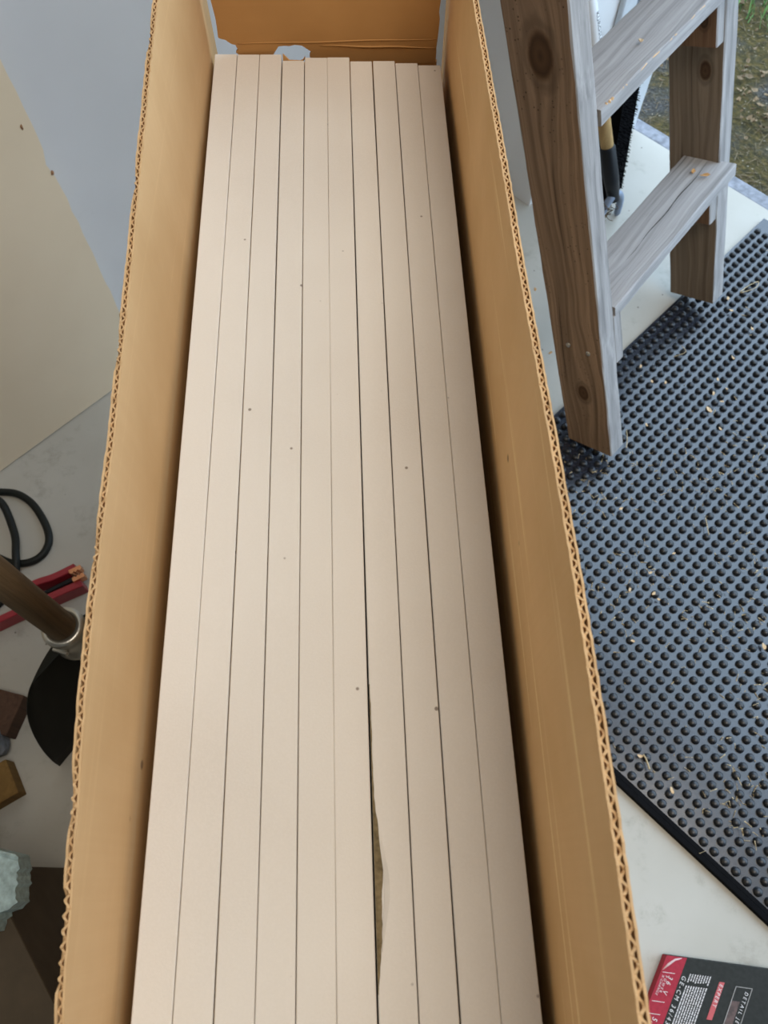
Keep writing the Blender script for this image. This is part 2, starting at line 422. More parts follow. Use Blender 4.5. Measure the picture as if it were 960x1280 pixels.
outl += [(-0.0640,0.8168),(-0.0570,0.8118),(-0.0585,0.8085),(-0.057,0.80),(0.0405,0.80)]
outl += jag_line((0.0405,0.80),(0.0425,0.86),14,0.0007) + [(0.0435,0.868),(0.0438,0.925)]
bm = bmesh.new()
lo = [bm.verts.new(endpt(x, z)) for x, z in outl]; hi = [bm.verts.new(endpt(x, z, 0.003)) for x, z in outl]
bm.faces.new(lo); bm.faces.new(hi[::-1])
for i in range(len(outl)): j = (i+1) % len(outl); bm.faces.new([lo[i], hi[i], hi[j], lo[j]])
# lower part of the end panel, behind the strips
vs, fs = box(bm, (-0.128, 0.0005, BZ), (0.042, 0.0035, 0.801))
for v in vs: v.co.y += 0.5850+0.0376*v.co.x
def attach(o, par):
    o.parent = par; o.matrix_parent_inverse = Matrix.Translation(-Vector(carton.location)) if par == carton else Matrix.Identity(4)
    return o
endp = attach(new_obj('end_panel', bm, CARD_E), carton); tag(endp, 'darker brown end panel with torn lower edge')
# fold ridges above the board ends and the loose torn strip
bm = bmesh.new()
for z0, d, x0, x1 in ((0.8165,0.0005,-0.050,0.041),(0.8195,0.0003,-0.113,0.041)):
    tube(bm, [endpt(x0+(x1-x0)*i/24, z0+0.0003*math.sin(i*0.5)-0.004*(i/24)*(x0>-0.1), 0.0) for i in range(25)], [0.0003+d*math.sin(math.pi*i/24) for i in range(25)], 6)
o = new_obj('crease', bm, CARD_E, endp, True)
bm = bmesh.new()
tp = [(-0.0786,0.8130),(-0.0740,0.8095),(-0.0690,0.8082),(-0.0640,0.8080),(-0.0620,0.8090),(-0.0618,0.8070),(-0.0660,0.8050),(-0.0740,0.8045),(-0.0785,0.8080)]
lo = [bm.verts.new(endpt(x+random.uniform(-.0005,.0005), z+random.uniform(-.0006,.0006), -0.005-0.003*math.sin(i))) for i, (x, z) in enumerate(tp)]
hi = [bm.verts.new(v.co+Vector((0,0.0012,0.0003))) for v in lo]
bm.faces.new(lo); bm.faces.new(hi[::-1])
for i in range(len(tp)): j = (i+1) % len(tp); bm.faces.new([lo[i], hi[i], hi[j], lo[j]])
o = new_obj('torn_strip', bm, CARD_E, endp); tag(o, 'torn strip hanging at the hole')
bm = bmesh.new(); box(bm, (x_left(Y0)+0.001, Y0-0.004, BZ), (x_right(Y0)-0.001, Y0-0.0008, 0.90))
attach(new_obj('near_end_panel', bm, CARD_L), carton)
bm = bmesh.new(); vs, fs = box(bm, (-0.12, Y0, FLOOR+0.0003), (0.07, Y1-0.02, FLOOR+0.0038))
for v in vs: v.co.x += -0.0376*(v.co.y-0.15)+ (-0.002)
attach(new_obj('bottom_panel', bm, CARD_L), carton)

# ------------------------------------------------------------------ plasterboard strips
ends = [0.5795,0.5795,0.5790,0.5720,0.5748,0.5752,0.5715,0.5710,0.5690,0.5662]
labels = ['first white plasterboard strip in the box, beside the panel facing the beige sheet',
 'second white plasterboard strip counted from the beige sheet side of the box',
 'third white plasterboard strip from the beige sheet side, beside the widest dark joint',
 'fourth white plasterboard strip, its far end shortest under the torn cardboard hole',
 'fifth white plasterboard strip from the beige sheet side, in the middle of the pack',
 'sixth white plasterboard strip, faint pale joint on one side, beside the damaged strip',
 'seventh white plasterboard strip, paper torn along its edge showing brown core',
 'eighth white plasterboard strip, next to the torn one on its ladder side',
 'ninth white plasterboard strip, second from the box side facing the mat',
 'tenth white plasterboard strip in the box, beside the panel facing the mat']
gaps = [0.0, 0.00035, 0.00045, 0.0009, 0.00055, 0.00012, 0.00055, 0.0008, 0.0005, 0.0003, 0.0]
gap_end = [0, 0.0002, 0.0007, 0.0003, 0.0004, 0.00012, 0.0009, 0.0004, 0.0007, 0.0002, 0]
tops = [0, -0.0003, 0.0001, -0.0002, 0.0003, 0.0003, -0.0004, 0.0002, -0.0002, 0.0]
PW = 0.01752
def gapat(j, y):
    t = (y+0.06)/0.64; return max(0.0001, gaps[j]*t+gap_end[j]*(1-t)) + 0.00008*math.sin(y*23+j*2)
def xb(j, y): return -0.1077-0.0383*(y+0.0565) + PW*j
for j in range(10):
    bm = bmesh.new(); rows = []; N = 40; ys = np.linspace(-0.262, ends[j], N+1)
    for y in ys:
        x0 = xb(j, y)+gapat(j, y)/2; x1 = xb(j+1, y)-gapat(j+1, y)/2
        zt = 0.812+tops[j]; e = 0.0004
        rows.append([bm.verts.new(p) for p in ((x0,y,FLOOR+0.0042),(x0,y,zt-e),(x0+e,y,zt),(x1-e,y,zt),(x1,y,zt-e),(x1,y,FLOOR+0.0042))])
    for a, b in zip(rows, rows[1:]):
        for k in range(6): bm.faces.new([a[k], a[(k+1)%6], b[(k+1)%6], b[k]])
    bm.faces.new(rows[0][::-1]); bm.faces.new(rows[-1])
    t = new_obj('plasterboard_strip', bm, MB); tag(t, labels[j], 'plasterboard', 'plasterboard strips packed in the box')
    if j == 6:
        zt = 0.812+tops[j]+0.00012
        y0, y1 = 0.088, -0.046
        bm = bmesh.new(); L_ = []; R_ = []
        for i in range(41):
            u = i/40; y = y0+(y1-y0)*u; xl = xb(6, y)+gapat(6,y)/2+0.0001
            wd = 0.0006 + 0.0034*math.exp(-((u-0.60)/0.13)**2)+0.0018*math.exp(-((u-0.82)/0.12)**2)+random.uniform(-.0002,.0002)
            if u < .06 or u > .95: wd *= 0.4
            L_.append(bm.verts.new((xl, y, zt))); R_.append(bm.verts.new((xl+wd, y, zt+0.00006)))
        for i in range(40): bm.faces.new([L_[i], R_[i], R_[i+1], L_[i+1]])
        o = new_obj('torn_core', bm, CORE, t); tag(o, 'brown core where the paper is torn')
        bm = bmesh.new(); L_ = []; R_ = []
        for i in range(17):
            u = i/16; y = 0.022-0.052*u; xl = xb(6, y)+0.0027+0.0021*math.exp(-((u-.5)/.3)**2)
            L_.append(bm.verts.new((xl, y, zt+0.0003))); R_.append(bm.verts.new((xl+0.0022*math.sin(math.pi*u)+0.0002, y, zt+0.0000)))
        for i in range(16): bm.faces.new([L_[i], R_[i], R_[i+1], L_[i+1]])
        new_obj('paper_flap', bm, plain('grey_paper', (0.58,0.53,0.46), 0.9), t)

# ------------------------------------------------------------------ ladder
LO = Vector((0.3331, 0.7173, 0.0031))
LZ = Vector((-0.28496, 0.21733, 0.93358)).normalized()
LX = Vector((0.68513, -0.63497, 0.35695)).normalized(); LY = LZ.cross(LX).normalized()
LM = Matrix((( LX.x, LY.x, LZ.x, LO.x),(LX.y, LY.y, LZ.y, LO.y),(LX.z, LY.z, LZ.z, LO.z),(0,0,0,1)))
ladder = empty('wooden_ladder', 'weathered grey and brown wooden step ladder leaning with its feet on the mat', 'ladder')
ladder.matrix_world = LM
GREY_L, GREY_D = (0.40,0.39,0.385), (0.20,0.195,0.195)
BR_L, BR_D = (0.33,0.225,0.155), (0.12,0.078,0.052)
edge_wood = mat_wood('weathered_grey_wood', GREY_L, GREY_D, fx=260)
tread_wood = mat_wood('weathered_tread_wood', (0.43,0.42,0.42), (0.23,0.225,0.225), fx=150, crack=0.8)
near_wood = mat_wood('brown_stringer_wood', BR_L, BR_D, [(0.047,0.135,0.0115),(0.047,0.665,0.019),(0.07,0.93,0.012)], fx=170, speck=0.8)
far_wood = mat_wood('brown_far_stringer_wood', (0.26,0.20,0.145), (0.13,0.095,0.066), [(0.062,0.435,0.010),(0.03,0.80,0.012)], fx=150)
cleat_wood = mat_wood('brown_cleat_wood', (0.26,0.15,0.085), (0.12,0.062,0.035), [(0.055,0.035,0.007)], fx=190)
def plank(name, size, face_m, edge_m, parent, loc=(0,0,0), rot=None, bev=0.0015, face_axis=1):
    """box 0..size in local coords with rounded, slightly worn edges; grain along local Z"""
    bm = bmesh.new(); n = max(2, int(size[2]/0.04)); rows = []
    for i in range(n+1):
        z = size[2]*i/n; w = lambda: random.uniform(-0.0006,0.0006)
        rows.append([bm.verts.new((x+w(), y+w(), z)) for x, y in ((bev,0),(size[0]-bev,0),(size[0],bev),(size[0],size[1]-bev),(size[0]-bev,size[1]),(bev,size[1]),(0,size[1]-bev),(0,bev))])
    for a, b in zip(rows, rows[1:]):
        for k in range(8):
            f = bm.faces.new([a[k], a[(k+1)%8], b[(k+1)%8], b[k]])
            f.material_index = 0 if k in (0, 4) else 1
    bm.faces.new(rows[0][::-1]).material_index = 1; bm.faces.new(rows[-1]).material_index = 1
    me = bpy.data.meshes.new(name); bmesh.ops.recalc_face_normals(bm, faces=bm.faces); bm.to_mesh(me); bm.free()
    me.materials.append(face_m); me.materials.append(edge_m)
    o = bpy.data.objects.new(name, me); COL.objects.link(o); o.parent = parent
    m = Matrix.Translation(loc)
    if rot is not None: m = m @ rot
    o.matrix_local = m
    return o
WL, TL = 0.0912, 0.0345
GX, GY, GZ = -0.0510, 0.4093, 0.0055
LEN = 1.80
near = plank('stringer', (WL, TL, LEN), near_wood, edge_wood, ladder); tag(near, 'dark brown stringer nearer the box')
far = plank('stringer', (WL, TL, LEN-0.10), far_wood, edge_wood, ladder, (GX, GY, GZ)); tag(far, 'stringer nearer the doorway')
# treads run from inner face of the near stringer to inner face of the far one
td = Vector((GX, GY-TL, 0)); tl = td.length; dirn = td.normalized()
shear = Matrix(((1,0,dirn.x,0),(0,0,dirn.y,0),(0,1,0,0),(0,0,0,1)))     # local Z -> along the tread, local Y -> up
steps = [0.30, 0.593, 0.886, 1.18, 1.47]
for i, zt in enumerate(steps):
    o = plank('tread', (WL-0.001, 0.021, tl-0.001), tread_wood, tread_wood, ladder)
    o.matrix_local = Matrix.Translation((0, TL+0.0005, zt-0.021)) @ shear
    tag(o, ['lower grey tread with a long crack','upper grey tread with a pale worn edge'][i] if i < 2 else None)
    # long crack and worn edge as real slivers
    if i == 0:
        bm = bmesh.new()
        tube(bm, [(0.050+0.0012*math.sin(k*0.9)-0.004*k/20, 0.0209, 0.10+0.28*k/20) for k in range(21)], [0.0001+0.0008*math.sin(math.pi*k/20) for k in range(21)], 6)
        new_obj('crack', bm, plain('crack_dark', (0.03,0.028,0.026), 1.0), o)
    if i == 1:
        bm = bmesh.new()
        for z, l, r in ((0.012,0.020,0.0022),(0.045,0.016,0.0012),(0.070,0.075,0.0011),(0.155,0.03,0.0009),(0.20,0.06,0.0008)):
            tube(bm, [(WL-0.0018-0.0008*math.sin(q*1.7), 0.0197+0.0005*math.sin(q*2.3), z+l*q/8) for q in range(9)], [r*(0.25+0.75*abs(math.sin(q*1.3+z*40)))*(1 if 0 < q < 8 else 0.2) for q in range(9)], 6)
        new_obj('worn_edge', bm, plain('raw_wood', (0.62,0.42,0.24), 0.8), o)
    for s_ in (0, 1):
        c = plank('cleat', (WL-(0.040 if s_ == 0 and i else 0.016), 0.020, 0.090), cleat_wood, edge_wood, ladder,
                  (0.015 if i == 0 else 0.005, TL+0.0003, zt-0.1115) if s_ == 0 else (GX+0.015, GY-0.0203, zt-0.1115+0.0035))
def screw(par, x, z):
    bm = bmesh.new()
    for r, y, in ((0.0042,-0.0008),):
        ring = [bm.verts.new((x+r*math.cos(a*math.pi/6), 0.0004, z+r*math.sin(a*math.pi/6))) for a in range(12)]
        r2 = [bm.verts.new((x+r*0.75*math.cos(a*math.pi/6), y-0.0012, z+r*0.75*math.sin(a*math.pi/6))) for a in range(12)]
        r3 = [bm.verts.new((x+r*0.35*math.cos(a*math.pi/6), y-0.0002, z+r*0.35*math.sin(a*math.pi/6))) for a in range(12)]
        for p, q in ((ring,r2),(r2,r3)):
            for k in range(12): bm.faces.new([p[k],p[(k+1)%12],q[(k+1)%12],q[k]])
        bm.faces.new(r3)
    new_obj('screw', bm, STEEL, par, True)
STEEL = plain('dull_steel', (0.45,0.44,0.42), 0.4, 0.5, 1.0)
screw(near, 0.030, 0.232); screw(near, 0.066, 0.228)

# ------------------------------------------------------------------ rubber mat
MA0, MA1, MBL, MBR = 0.335, 1.462, -0.322, 0.60
def clip_x(y): return x_right(min(max(y,-0.2),0.58)) + 0.014
corners = [W(MA1, MBL)[:2], W(MA1, MBR)[:2], W(MA0, MBR)[:2]]
# where the two edges meet the side of the box
def cut(fix, lo, hi, along):
    for i in range(2000):
        s_ = lo+(hi-lo)*i/2000; p = W(s_, fix) if along == 'A' else W(fix, s_)
        if p[0] >= clip_x(p[1]): return p[:2]
pA = cut(MBL, MA0, MA1, 'A'); pB = cut(MA0, MBL, MBR, 'B')
poly = [pB, corners[2], corners[1], corners[0], pA]
matobj = empty('rubber_mat', 'dark blue-grey rubber anti-fatigue mat studded with round bumps', 'mat', (0.55, 0.5, FLOOR))
def rel(o, par=None):
    o.parent = par or matobj
    o.matrix_parent_inverse = Matrix.Translation(-Vector(matobj.location)); return o
bm = bmesh.new(); prism(bm, poly, FLOOR+0.0003, -0.0040)
rel(new_obj('mat_base', bm, RUBBER_BASE))
# sloped black border
bm = bmesh.new()
def border(p, q, w):
    p, q = Vector((*p,0)), Vector((*q,0)); d = (q-p).normalized(); nrm = Vector((d.y,-d.x,0)); cen = Vector((0.6,0.5,0))
    if (cen-p).dot(nrm) < 0: nrm = -nrm
    prof = ((-0.0015,FLOOR+0.0004),(-0.0010,-0.0042),(0.0,-0.0035),(w*0.45,-0.0025),(w*0.5,-0.0031),(w*0.55,-0.0025),(w,-0.0018),(w,-0.0039))
    rows = [[bm.verts.new((e+nrm*o)+Vector((0,0,z))) for o, z in prof] for e in (p, q)]
    for k in range(len(prof)-1): bm.faces.new([rows[0][k], rows[1][k], rows[1][k+1], rows[0][k+1]])
border(pB, corners[2], 0.0135); border(corners[2], corners[1], 0.0135)
rel(tag(new_obj('mat_border', bm, BORDER), 'sloped black border'))
def bump_mesh():
    bm = bmesh.new(); rings = []
    for r, z in ((0.0069,-0.0041),(0.0064,-0.0012),(0.0050,0.0016),(0.0030,0.0028)):
        rings.append([bm.verts.new((r*math.cos(k*math.pi/6), r*math.sin(k*math.pi/6), z)) for k in range(12)])
    for a, b in zip(rings, rings[1:]):
        for k in range(12): bm.faces.new([a[k], a[(k+1)%12], b[(k+1)%12], b[k]])
    top = bm.verts.new((0,0,0.0030))
    for k in range(12): bm.faces.new([rings[-1][k], rings[-1][(k+1)%12], top])
    me = bpy.data.meshes.new('bump'); bm.to_mesh(me); bm.free()
    for p in me.polygons: p.use_smooth = True
    me.materials.append(RUBBER); return me
BUMP = bump_mesh()
PIT = 0.01830; spots = []
na, nb = int((MA1-MA0-0.03)/PIT), int((MBR-MBL-0.02)/PIT)
for i in range(na):
    for j in range(nb):
        a, b = MA0+0.0225+i*PIT, MBL+0.0115+j*PIT; x, y, _ = W(a, b)
        if x < clip_x(y)+0.006: continue
        spots.append((x, y))
def shows(p):
    d = 0.429*p[1]+0.903*CAM_Z; u = p[0]/d; v = (0.903*p[1]-0.429*CAM_Z)/d
    px, py = 480+960*u, 640-960*v
    return 705+0.14*(py-560) < px < 955 and 270 < py < 1130, d
vis = sorted([p for p in spots if shows(p)[0]], key=lambda p: shows(p)[1])
first = set(vis[:300])
for p in vis[:300]:
    o = bpy.data.objects.new('bump', BUMP); COL.objects.link(o); o.parent = matobj
    o.location = Vector((p[0], p[1], 0))-Vector(matobj.location)
bv = [v.co.copy() for v in BUMP.vertices]; bf = [tuple(p.vertices) for p in BUMP.polygons]
V, F = [], []
for p in spots:
    if p in first: continue
    n0 = len(V); V += [(c.x+p[0], c.y+p[1], c.z) for c in bv]; F += [tuple(i+n0 for i in f) for f in bf]
o = rel(pydata('bump_field', V, F, RUBBER, None, True)); o['kind'] = 'stuff'

# ------------------------------------------------------------------ long-handled fork and brush by the jamb
BLACK = plain('black_plastic', (0.010,0.011,0.013), 0.45, 0.25)
BAMBOO = mat_wood('varnished_handle', (0.62,0.40,0.17), (0.50,0.30,0.12), fx=90, crack=0.0)
WHITE = plain('white_sticker', (0.80,0.80,0.80), 0.4, var=0.02)
BLUESTEEL = plain('blue_grey_steel', (0.22,0.27,0.36), 0.4, 0.5, 0.3)
tool = empty('garden_fork', 'garden hand fork with varnished wooden handle and black socket behind the ladder', 'garden tool', (0.48, 1.262, FLOOR))
tb = Vector((0.474, 1.262, 0.045)); tt = Vector((0.350, 1.320, 0.388)); td_ = (tt-tb).normalized()
def onaxis(s): return tb+td_*s
def part(name, bm, m, par=tool, lab=None, smooth=True):
    o = new_obj(name, bm, m, None, smooth); o.parent = par; o.matrix_parent_inverse = Matrix.Translation(-Vector(par.location))
    if lab: o['label'] = lab
    return o
bm = bmesh.new(); tube(bm, [onaxis(0.11), onaxis(0.30), onaxis(0.50)], 0.0125, 20); part('handle', bm, BAMBOO)
bm = bmesh.new(); tube(bm, [onaxis(0.0), onaxis(0.05), onaxis(0.118), onaxis(0.122)], [0.012,0.0155,0.0155,0.0135], 20); part('socket', bm, BLACK, lab='black socket')
bm = bmesh.new(); tube(bm, [onaxis(0.295), onaxis(0.40)], 0.0129, 24, False); lab_o = part('label_sleeve', bm, WHITE, lab='white printed sleeve')
# arched head with two prongs
side_v = Vector((0.72, 0.55, 0)).normalized()
arch = [tb+side_v*s+Vector((0,0,z)) for s, z in ((-0.030,-0.058),(-0.026,-0.02),(-0.016,0.004),(0.0,0.014),(0.016,0.004),(0.026,-0.02),(0.030,-0.058))]
bm = bmesh.new(); tube(bm, spline(arch, 5), [0.004]+[0.0075]*29+[0.003], 10); part('prongs', bm, BLUESTEEL, lab='blue-grey arched prongs')
bm = bmesh.new()
for i in range(26):
    p = tb+side_v*random.uniform(-0.028,0.006)+Vector((0,0,-0.055+random.uniform(0,0.05)))
    q = [p+Vector((random.uniform(-.012,.012),random.uniform(-.012,.012),random.uniform(-.006,.012))) for _ in range(3)]
    tube(bm, spline([p]+q, 3), 0.0007, 4)
o = part('root_tangle', bm, plain('dry_root', (0.13,0.085,0.045), 0.9)); o['kind'] = 'stuff'
# sleeve lettering: a few dark upright characters
def text(body, size, m, parent, mat, name='lettering', spacing=1.0):
    c = bpy.data.curves.new(name, 'FONT'); c.body = body; c.size = size; c.extrude = 0.00005; c.space_character = spacing
    c.align_x = 'LEFT'; c.align_y = 'BOTTOM_BASELINE'
    o0 = bpy.data.objects.new(name, c); COL.objects.link(o0); bpy.context.view_layer.update()
    me = bpy.data.meshes.new_from_object(o0.evaluated_get(bpy.context.evaluated_depsgraph_get()))
    bpy.data.objects.remove(o0); bpy.data.curves.remove(c); me.name = name
    me.materials.clear(); me.materials.append(m); o = bpy.data.objects.new(name, me); COL.objects.link(o)
    o.parent = parent; o.matrix_parent_inverse = parent.matrix_world.inverted() if parent.type != 'EMPTY' else Matrix.Translation(-Vector(parent.location))
    o.matrix_basis = mat; return o
DARKINK = plain('dark_ink', (0.03,0.03,0.035), 0.6)
view = (Vector((0.0,0,CAM_Z))-onaxis(0.35)); xdir = -td_
nrm = (Vector((0.75,-0.55,0.45))); nrm = (nrm-td_*nrm.dot(td_)).normalized(); ydir = nrm.cross(xdir).normalized()
mm = Matrix((( xdir.x,ydir.x,nrm.x,0),(xdir.y,ydir.y,nrm.y,0),(xdir.z,ydir.z,nrm.z,0),(0,0,0,1)))
pos = onaxis(0.372)+nrm*0.0131-ydir*0.004
text('KUROSU', 0.011, DARKINK, tool, Matrix.Translation(pos) @ mm, 'sleeve_lettering', 1.1)
# brush standing on its end
brush = empty('broom_head', 'black broom head with short bristles standing on end against the door jamb', 'broom', (0.515, 1.355, FLOOR))
bz = Vector((-0.135,0.0,1)).normalized(); b0 = Vector((0.479, 1.347, FLOOR+0.001)); bn = Vector((0.70,-0.60,0)).normalized(); bt = bz.cross(bn).normalized(); bn = bt.cross(bz).normalized()
BMx = Matrix(((bn.x,bt.x,bz.x,b0.x),(bn.y,bt.y,bz.y,b0.y),(bn.z,bt.z,bz.z,b0.z),(0,0,0,1)))
bm = bmesh.new(); box(bm, (-0.030,-0.028,0.002), (0.0,0.028,0.33)); bevel(bm, 0.006, 2)
for v in bm.verts: v.co = BMx @ v.co
part('back', bm, BLACK, brush)
bm = bmesh.new(); vs, fs = box(bm, (-0.001,-0.027,0.005), (0.026,0.027,0.327))
for v in vs: v.co = BMx @ v.co
for iz in range(54):
    for iy in range(7):
        for r_ in range(2):
            z = 0.008+iz*0.0059+random.uniform(-.001,.001); y = -0.024+iy*0.008+random.uniform(-.003,.003)
            p0 = BMx @ Vector((-0.002, y, z)); p1 = BMx @ Vector((0.030+random.uniform(-0.002,0.003), y+random.uniform(-.002,.002), z+random.uniform(-.003,.002)))
            w = BMx.to_3x3() @ Vector((0,0.0014,0)); w2 = BMx.to_3x3() @ Vector((0,0,0.0014))
            vs = [bm.verts.new(p) for p in (p0-w, p0+w, p0+w2, p1-w*0.5, p1+w*0.5, p1+w2*0.5)]
            for q in ((0,1,4,3),(1,2,5,4),(2,0,3,5),(3,4,5)): bm.faces.new([vs[k] for k in q])
o = part('bristles', bm, plain('black_bristle', (0.004,0.004,0.005), 0.9, 0.05), brush, smooth=False); o['kind'] = 'stuff'

# ------------------------------------------------------------------ things on the floor beside the box, beige sheet side
CABLE = plain('black_cable', (0.010,0.012,0.011), 0.5, 0.25)
loop = [(-0.90,0.40,0),(-0.80,0.52,0),(-0.73,0.60,0),(-0.664,0.612,0),(-0.622,0.595,0),(-0.588,0.555,0),(-0.573,0.520,0),(-0.580,0.492,0),(-0.604,0.478,0),(-0.640,0.482,0),(-0.70,0.52,0),(-0.705,0.58,0.012),(-0.668,0.590,0.012),(-0.634,0.535,0.006),(-0.618,0.490,0.013),(-0.617,0.448,0.002),(-0.64,0.40,0),(-0.72,0.36,0)]
bm = bmesh.new(); tube(bm, spline([(x,y,FLOOR+0.0068+z) for x,y,z in loop], 9), 0.0064, 12)
tag(new_obj('black_cable', bm, CABLE, smooth=True), 'thick black jumper cable coiled loosely on the floor', 'cable')
RED = plain('red_grip', (0.30,0.022,0.035), 0.38, 0.5, var=0.1); COPPER = plain('copper', (0.75,0.36,0.20), 0.35, 0.5, 0.9)
clamp = empty('jumper_clamp', 'red jumper cable clamp with copper jaws lying behind the wooden pole', 'clamp', (-0.55, 0.42, FLOOR))
def arm(pts, w, name, m, z0, z1):
    bm = bmesh.new(); P = spline([(x,y,0) for x,y in pts], 6); lo=[];hi=[]
    Lf, Rt = [], []
    for i, p in enumerate(P):
        d = (P[min(i+1,len(P)-1)]-P[max(i-1,0)]).normalized(); nn = Vector((-d.y,d.x,0)); ww = w[0]+(w[1]-w[0])*i/(len(P)-1)
        Lf.append(p+nn*ww/2); Rt.append(p-nn*ww/2)
    for i in range(len(P)): lo.append([bm.verts.new(q+Vector((0,0,z))) for q, z in ((Lf[i],z0),(Lf[i],z1),(Rt[i],z1),(Rt[i],z0))])
    for a, b in zip(lo, lo[1:]):
        for k in range(4): bm.faces.new([a[k],a[(k+1)%4],b[(k+1)%4],b[k]])
    bm.faces.new(lo[0][::-1]); bm.faces.new(lo[-1])
    bmesh.ops.bevel(bm, geom=list(bm.edges), offset=0.0012, segments=1, affect='EDGES')
    return part(name, bm, m, clamp, smooth=False)
arm([(-0.600,0.395),(-0.575,0.428),(-0.540,0.443),(-0.508,0.461)], (0.011,0.012), 'arm', RED, FLOOR+0.006, 0.022)
arm([(-0.650,0.352),(-0.600,0.380),(-0.545,0.408),(-0.494,0.434)], (0.011,0.013), 'arm', RED, FLOOR+0.001, 0.018)
arm([(-0.585,0.400),(-0.545,0.424),(-0.506,0.446)], (0.004,0.009), 'spring_bar', BLACK, FLOOR+0.004, 0.012)
def jaw(cx, cy, ang, z):
    bm = bmesh.new(); ring = []
    prof = [(-0.010,0.0045),(0.010,0.0045),(0.010,-0.002),(0.006,-0.0042),(0.003,-0.001),(0.0,-0.0042),(-0.003,-0.001),(-0.006,-0.0042),(-0.010,-0.002)]
    c, s_ = math.cos(ang), math.sin(ang)
    prism(bm, [(cx+c*x-s_*y, cy+s_*x+c*y) for x, y in prof], 0.010, z)
    return part('copper_jaw', bm, COPPER, clamp, 'bright copper jaw', False)
a_ = math.atan2(0.018,0.032)
jaw(-0.5055,0.4535,a_,0.0245); jaw(-0.4985,0.4415,a_+math.pi,0.0245)

spade = empty('spade', 'spade with upright wooden pole, metal collar and wide black blade', 'spade', (-0.395, 0.277, FLOOR))
POLE = mat_wood('old_pole_wood', (0.29,0.21,0.125), (0.17,0.12,0.07), fx=160, crack=0.3)
ax = Vector((-0.395, 0.277, 0))
bm = bmesh.new(); tube(bm, [ax+Vector((0,0,z)) for z in (0.26,0.5,0.8,1.08,1.10)], [0.0178,0.0178,0.0178,0.0178,0.013], 24)
part('pole', bm, POLE, spade, 'wooden pole')
METAL = plain('collar_metal', (0.52,0.50,0.44), 0.35, 0.5, 0.85)
bm = bmesh.new()
prof = [(0.0182,0.292),(0.0250,0.290),(0.0262,0.286),(0.0262,0.281),(0.0238,0.278),(0.0238,0.246),(0.0272,0.243),(0.0282,0.237),(0.0272,0.231),(0.0225,0.228),(0.0182,0.228)]
rings = [[bm.verts.new(ax+Vector((r*math.cos(k*math.pi/16), r*math.sin(k*math.pi/16), z))) for k in range(32)] for r, z in prof]
for a, b in zip(rings, rings[1:]+rings[:1]):
    for k in range(32): bm.faces.new([a[k], a[(k+1)%32], b[(k+1)%32], b[k]])
col_o = part('collar', bm, METAL, spade, 'silver metal collar')
bm = bmesh.new(); aa = math.atan2(-0.8,-0.25)
cdir = Vector((math.cos(aa), math.sin(aa), 0)); ctan = Vector((-cdir.y, cdir.x, 0))
vs, fs = box(bm, (-0.010,-0.002,-0.0035), (0.010,0.003,0.0035)); bevel(bm, 0.001, 1)
for v in bm.verts: v.co = ax+Vector((0,0,0.262))+cdir*(0.0245+v.co.y)+ctan*v.co.x+Vector((0,0,v.co.z))
o = new_obj('clamp_screw', bm, METAL, col_o)
o.matrix_parent_inverse = Matrix.Identity(4); o.matrix_local = Matrix.Identity(4)
wv = Vector((-0.632,-0.775,0)); nv = Vector((0.775,-0.632,0))
half0 = [(0.252,0.028),(0.248,0.060),(0.240,0.080),(0.200,0.106),(0.144,0.127),(0.070,0.146),(0.000,0.158)]
half = [(p.x, p.y) for p in spline([(a, b, 0) for a, b in half0], 4)]
bm = bmesh.new(); rowsF = []; rowsB = []
for z, h in half:
    rf, rb = [], []
    for k in range(13):
        s_ = -1+2*k/12; bulge = 0.020*(1-s_*s_)*(0.35+0.65*z/0.25)-0.004
        p = ax + wv*(h*s_) - nv*bulge + Vector((0,0,z if z > 0.001 else FLOOR+0.001))
        rf.append(bm.verts.new(p)); rb.append(bm.verts.new(p+nv*0.0022))
    rowsF.append(rf); rowsB.append(rb)
for rr, flip in ((rowsF,0),(rowsB,1)):
    for a, b in zip(rr, rr[1:]):
        for k in range(12): bm.faces.new([a[k],a[k+1],b[k+1],b[k]] if not flip else [a[k],b[k],b[k+1],a[k+1]])
for k in range(12):
    bm.faces.new([rowsF[0][k],rowsB[0][k],rowsB[0][k+1],rowsF[0][k+1]]); bm.faces.new([rowsF[-1][k],rowsF[-1][k+1],rowsB[-1][k+1],rowsB[-1][k]])
for a, b, c, d in zip(rowsF, rowsF[1:], rowsB, rowsB[1:]):
    bm.faces.new([a[0],b[0],d[0],c[0]]); bm.faces.new([a[-1],c[-1],d[-1],b[-1]])
part('blade', bm, plain('black_blade', (0.009,0.010,0.008), 0.6, 0.2), spade, 'wide black blade')
bm = bmesh.new(); tube(bm, [ax+Vector((0,0,z)) for z in (0.10,0.16,0.226,0.230)], [0.006,0.017,0.0215,0.0205], 20)
part('socket', bm, BLACK, spade, 'black socket')

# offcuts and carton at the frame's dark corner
def block(name, lab, cat, cx, cy, z0, size, ang, m, bev=0.002):
    bm = bmesh.new(); box(bm, (-size[0]/2,-size[1]/2,0), (size[0]/2,size[1]/2,size[2])); bevel(bm, bev, 2)
    o = new_obj(name, bm, m); o.location = (cx, cy, z0); o.rotation_euler = (0,0,ang)
    return tag(o, lab, cat)
block('wooden_block', 'reddish brown wooden block on the floor beside the spade blade', 'block', -0.605, 0.232, FLOOR+0.0005, (0.10,0.062,0.035), -0.25, mat_wood('reddish_block', (0.10,0.055,0.035), (0.055,0.03,0.02), fx=120, crack=0.2))
block('yellow_block', 'small yellowish wooden offcut on the floor below the brown block', 'block', -0.582, 0.112, FLOOR+0.0005, (0.085,0.055,0.030), 0.55, mat_wood('yellow_block_wood', (0.22,0.13,0.04), (0.14,0.08,0.025), fx=120, crack=0.1))
